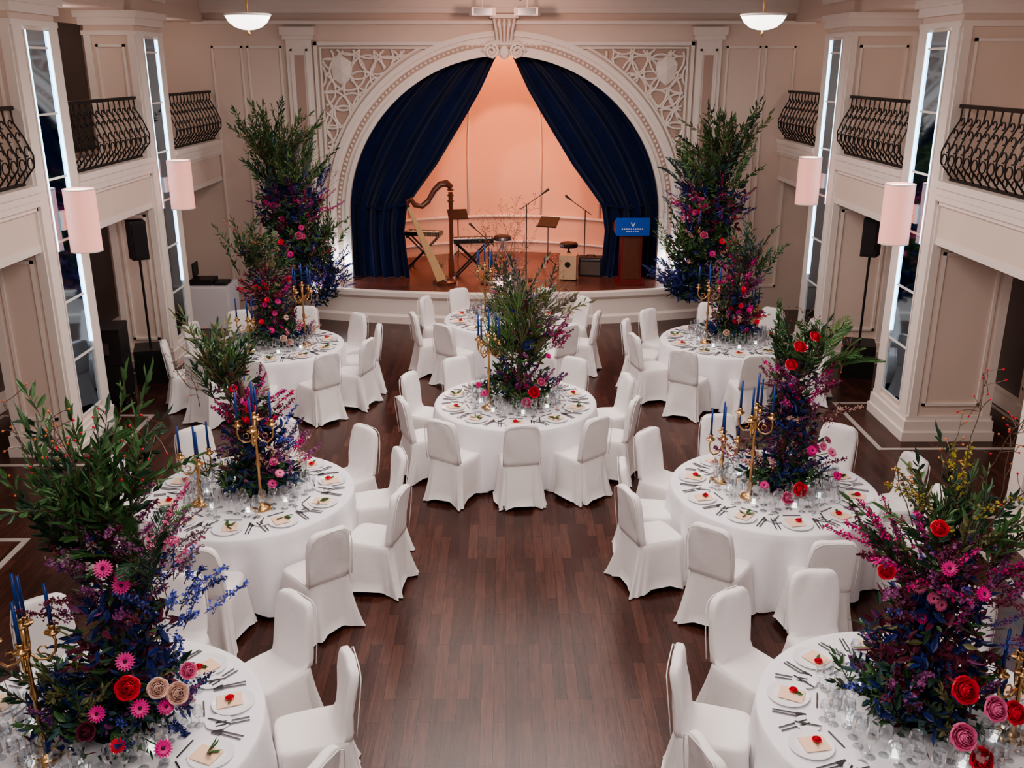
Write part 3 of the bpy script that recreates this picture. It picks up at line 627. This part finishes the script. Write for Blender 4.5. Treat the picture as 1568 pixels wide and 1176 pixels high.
# ---------------------------------------------------------------- stage props
zs=.603
mb=MB()
col=[(.22,0,.1),(.23,0,.5),(.23,0,1.2),(.23,0,1.66)]
mb.tube(col,[.055,.04,.036,.04],'harpwood',12)
for z in(.14,.2,1.5,1.6,1.7): mb.lathe([(.03,-.02),(.06,-.01),(.06,.01),(.03,.02)],(.23,0,z),'harpwood',14)
NP=[(.25,1.74),(.16,1.82),(.05,1.8),(-.06,1.7),(-.17,1.52),(-.3,1.42),(-.42,1.45),(-.5,1.56),(-.56,1.53),(-.55,1.44)]
mb.tube([(a,0,b) for a,b in NP],[.05,.065,.062,.055,.05,.05,.048,.042,.035,.025],'harpwood',10)
for i in range(13):
    t0=i/13;t1=(i+1)/13
    def sec(t): 
        cx=-.52+.6*t; cz=1.43-1.31*t; w=.06+.15*t; dd=.05+.12*t; nx,nz=-.91*dd,-.41*dd
        return [(cx,-w,cz),(cx,w,cz),(cx+nx,w*.6,cz+nz),(cx+nx,-w*.6,cz+nz)]
    a=sec(t0);b=sec(t1); mb.add(a+b,[(0,1,5,4)],'harplight'); mb.add(a+b,[(1,2,6,5),(2,3,7,6),(3,0,4,7)],'harplight')
mb.add(sec(0),[(0,1,2,3)],'harpwood')
mb.lathe([(0,0),(.23,0),(.23,.04),(.18,.07),(.16,.12),(0,.14)],(.1,0,0),'harpwood',20)
def neckz(x): 
    for (a,za),(b,zb) in zip(NP[:-3],NP[1:-2]):
        if b<=x<=a: return za+(zb-za)*(a-x)/(a-b)-.03
    return 1.45
for i in range(30):
    x=-.45+.62*i/30; t=min(1,(x+.52)/.6); mb.tube([(x,0,1.43-1.31*t if t<1 else .12),(x,0,neckz(x))],.0022,'string',3)
mb.obj('harp',(-1.2,17.25,zs),rz=radians(14),smooth=False)
def xstand_keyboard(x,y,rz,w=.95):
    mb=MB()
    for yy in(-.12,.12):
        mb.tube([(-.3,yy,.02),(.3,yy,.62)],.018,'black'); mb.tube([(.3,yy*.8,.02),(-.3,yy*.8,.62)],.018,'black')
    for xx in(-.3,.3): mb.tube([(xx,-.22,.02),(xx,.22,.02)],.02,'black'); mb.tube([(xx,-.18,.62),(xx,.18,.62)],.02,'black')
    mb.box(-w/2,w/2,-.15,.15,.64,.72,'black'); mb.box(-w/2+.04,w/2-.04,-.14,0,.72,.73,'white')
    for i in range(24):
        if i%7 not in(2,6) and -w/2+.085+i*.034<w/2-.04: mb.box(-w/2+.07+i*.034,-w/2+.085+i*.034,-.08,0,.73,.737,'black')
    mb.obj('keyboard_on_stand',(x,y,zs),rz)
xstand_keyboard(-.62,17.95,.1,.8); xstand_keyboard(-1.6,18.75,-.2,.7)
def music_stand(x,y,rz=0,h=1.1):
    mb=MB()
    for k in range(3):
        a=k*2*pi/3+.3; mb.tube([(0,0,.22),(.24*cos(a),.24*sin(a),.01)],.01,'black')
    mb.tube([(0,0,.1),(0,0,h)],.011,'black')
    vs=[(-.2,-.08,h-.06),(.2,-.08,h-.06),(.2,.14,h+.1),(-.2,.14,h+.1)]; mb.add(vs+[(a,b+.015,c) for a,b,c in vs],[(0,1,2,3),(7,6,5,4),(0,4,5,1),(1,5,6,2),(2,6,7,3),(3,7,4,0)],'black')
    mb.box(-.2,.2,-.13,-.07,h-.07,h-.05,'black'); mb.obj('music_stand',(x,y,zs),rz)
music_stand(-.95,19.3,.2,.95); music_stand(.85,18.6,-.4,.9)
def mic_stand(x,y,rz=0,h=1.45):
    mb=MB(); mb.lathe([(0,0),(.15,0),(.15,.015),(.03,.03),(0,.03)],(0,0,0),'black',18); mb.tube([(0,0,.02),(0,0,h)],.011,'black')
    mb.tube([(-.12,0,h-.08),(.3,0,h+.2)],.008,'black'); mb.tube([(.28,0,h+.19),(.38,0,h+.26)],[.014,.022],'black',8); mb.ball((.39,0,h+.27),.03,'silver')
    mb.obj('microphone_stand',(x,y,zs),rz)
mic_stand(.4,17.5,.1,1.4); mic_stand(1.6,18.9,2.9,1.1); mic_stand(-.3,17.2,2.6,.8)
mb=MB(); mb.box(-.16,.16,-.15,.15,.02,.47,'ply'); mb.lathe([(0,0),(.055,0),(.05,.004)],(0,0,.471),'ply',16)
mb.tube([(0,-.152,.3),(0,-.155,.3)],.055,'black',16)
for x in(-.13,.13):
    for y in(-.12,.12): mb.tube([(x,y,0),(x,y,.02)],.015,'black')
mb.obj('cajon',(1.2,17.6,zs),-.2,bevel=.006)
for x,y,rz in((-.05,19.2,.2),(1.25,18.4,-.3)):
    mb=MB(); mb.lathe([(0,.46),(.17,.46),(.18,.48),(.18,.53),(.15,.55),(0,.55)],(0,0,0),'black',20)
    for k in range(4):
        a=k*pi/2+.6; mb.tube([(0,0,.4),(.22*cos(a),.22*sin(a),.01)],.012,'black')
    mb.tube([(0,0,.25),(0,0,.48)],.018,'black'); mb.obj('drum_stool',(x,y,zs),rz)
mb=MB()
mb.box(-.22,.22,-.13,.13,0,.36,'black'); mb.box(-.19,.19,-.135,-.13,.03,.28,'taupe'); mb.box(-.19,.19,-.136,-.13,.3,.34,'silver'); mb.tube([(-.08,0,.36),(-.07,0,.39),(.07,0,.39),(.08,0,.36)],.01,'black')
mb.obj('guitar_amplifier',(1.65,17.95,zs),-.2,bevel=.01)
mb=MB()
mb.box(-.19,.19,-.16,.16,.06,.95,'podwood'); mb.box(-.26,.26,-.22,.22,0,.06,'podwood'); mb.box(-.15,.15,-.17,-.16,.12,.88,'harpwood')
vs=[(-.3,-.2,.95),(.3,-.2,.95),(.3,.26,.95),(-.3,.26,.95),(-.3,-.2,1.22),(.3,-.2,1.22),(.3,.26,1.08),(-.3,.26,1.08)]
mb.add(vs,[(0,3,2,1),(4,5,6,7),(0,1,5,4),(1,2,6,5),(2,3,7,6),(3,0,4,7)],'podwood')
mb.box(-.3,.3,-.222,-.205,.92,1.24,'blue')
for k,(w,z) in enumerate(((.2,1.03),(.12,.99))):
    n=int(w/.02)
    for i in range(n): mb.box(-w+i*.04,-w+i*.04+.022,-.226,-.222,z,z+.025 if k==0 else z+.014,'white')
mb.add([(-.045,-.226,1.16),(-.03,-.226,1.16),(0,-.226,1.11),(.03,-.226,1.16),(.045,-.226,1.16),(.006,-.226,1.08),(-.006,-.226,1.08)],[(0,1,2,6),(2,3,4,5,6)],'white')
mb.tube([(-.1,.05,1.1),(-.1,.0,1.3),(-.05,-.08,1.42)],.006,'black'); mb.ball((-.04,-.1,1.44),.02,'black')
mb.obj('lectern',(2.3,17.2,zs),0)
for x,y,s in((-5.22,13.45,1),(5.3,13.6,-1)):
    mb=MB(); mb.box(-.23,.23,-.25,.25,0,.5,'black'); mb.box(-.2,.2,-.255,-.25,.04,.46,'iron'); mb.tube([(0,0,.5),(0,0,1.85)],.018,'black',8)
    mb.box(-.11,.11,-.13,.13,1.8,2.35,'black',rot=.3*s); mb.box(-.09,.09,-.15,-.13,1.83,2.32,'iron',rot=.3*s,c=(0,0))
    mb.obj('loudspeaker_on_stand',(x,y,0),.3*s,bevel=.012)
mb=MB(); mb.box(-.25,.25,-.25,.25,.08,1.1,'black')
for z in(.12,.6,1.06): mb.box(-.255,.255,-.255,.255,z,z+.025,'iron')
for x in(-.22,.22):
    for y in(-.2,.2): mb.ball((x,y,.04),.04,'black')
mb.box(-.1,.1,-.262,-.25,.75,.9,'silver'); mb.obj('equipment_flight_case',(-5.42,12.4,0),.15,bevel=.01)
mb=MB() # black side chair with curved back beside the case
for x in(-.2,.2):
    mb.tube([(x,-.2,0),(x,-.18,.45)],.015,'black'); mb.tube([(x,.24,0),(x,.2,.45),(x,.24,.8),(x*.85,.28,1.0)],.016,'black')
mb.box(-.23,.23,-.22,.22,.43,.49,'black'); mb.tube([(-.17,.28,1.0),(-.08,.3,1.06),(.08,.3,1.06),(.17,.28,1.0)],.02,'black')
for k in range(5): mb.tube([(-.14+.07*k,.21,.5),(-.12+.06*k,.26,.8),(-.1+.05*k,.3,1.04)],.01,'black')
mb.obj('black_side_chair',(-5.95,13.1,0),.5)
mb=MB(); mb.box(-.4,.4,-.35,.35,0,.75,'linen'); mb.box(-.3,.1,-.2,.2,.75,.85,'black'); mb.box(.12,.35,-.2,.15,.75,.8,'black')
mb.box(-.3,-.27,.0,.3,.85,1.1,'black'); mb.obj('mixing_desk_table',(-5.25,16.6,0),0,bevel=.02)
# ---------------------------------------------------------------- lights
def area(name,loc,sx,sy,e,col,rot=(0,0,0)):
    l=bpy.data.lights.new(name,'AREA'); l.shape='RECTANGLE'; l.size=sx;l.size_y=sy;l.energy=e;l.color=col
    o=bpy.data.objects.new(name,l); bpy.context.scene.collection.objects.link(o); o.location=loc;o.rotation_euler=rot; return o
for i,(y,e) in enumerate(((2,155),(6.5,172),(11,182),(14.2,85))):
    area('ceiling_light',(0,y,5.35),4,1.6,e,(1,.9,.85))
def spot(name,loc,tgt,e,col,ang,blend=.3,size=.1):
    l=bpy.data.lights.new(name,'SPOT'); l.energy=e;l.color=col;l.spot_size=radians(ang);l.spot_blend=blend;l.shadow_soft_size=size
    o=bpy.data.objects.new(name,l); bpy.context.scene.collection.objects.link(o); o.location=loc
    o.rotation_euler=(V(tgt)-V(loc)).to_track_quat('-Z','Y').to_euler(); return o
def pt(name,loc,e,col,size=.15):
    l=bpy.data.lights.new(name,'POINT'); l.energy=e;l.color=col;l.shadow_soft_size=size
    o=bpy.data.objects.new(name,l); bpy.context.scene.collection.objects.link(o); o.location=loc
pt('stage_light',(0,18.5,4.2),110,(1,.4,.18),.3)
spot('stage_spot',(.3,17.95,4.3),(.15,20.3,2.3),160,(1,.46,.24),52,.08)
spot('stage_spot',(-.8,17.95,4.0),(.9,20.3,1.9),60,(1,.6,.45),36,.08)
pt('stage_footlight',(0,18.6,1.0),28,(1,.66,.68),.2)
spot('arch_wash_light',(-3.2,15.6,.8),(-3,17.6,3.6),110,(1,.45,.34),75,.8)
spot('arch_wash_light',(0,15.2,5.2),(0,17.6,5.0),60,(1,.58,.45),120,.8)
pt('floor_uplight',(-3.0,17.3,1.0),10,(.85,.92,1),.06); pt('floor_uplight',(3.05,17.3,1.0),10,(.85,.92,1),.06)
for s in(-1,1):
    for y in(9,13,16.2): pt('under_balcony_light',(s*5.9,y,2.2),4,(1,.75,.7),.15)
    for y in(9.2,13,16.4): pt('balcony_light',(s*5.8,y,4.9),6,(1,.8,.72),.15)
w=bpy.data.worlds.new('World'); bpy.context.scene.world=w; w.use_nodes=True
w.node_tree.nodes['Background'].inputs[0].default_value=(1,.92,.88,1); w.node_tree.nodes['Background'].inputs[1].default_value=.33
# ---------------------------------------------------------------- camera
c=bpy.data.cameras.new('camera'); c.lens=33.3; c.sensor_width=36; c.clip_end=100
o=bpy.data.objects.new('camera',c); bpy.context.scene.collection.objects.link(o)
o.location=(0,0,4.4); o.rotation_euler=(radians(71.5),0,radians(-.44)); bpy.context.scene.camera=o
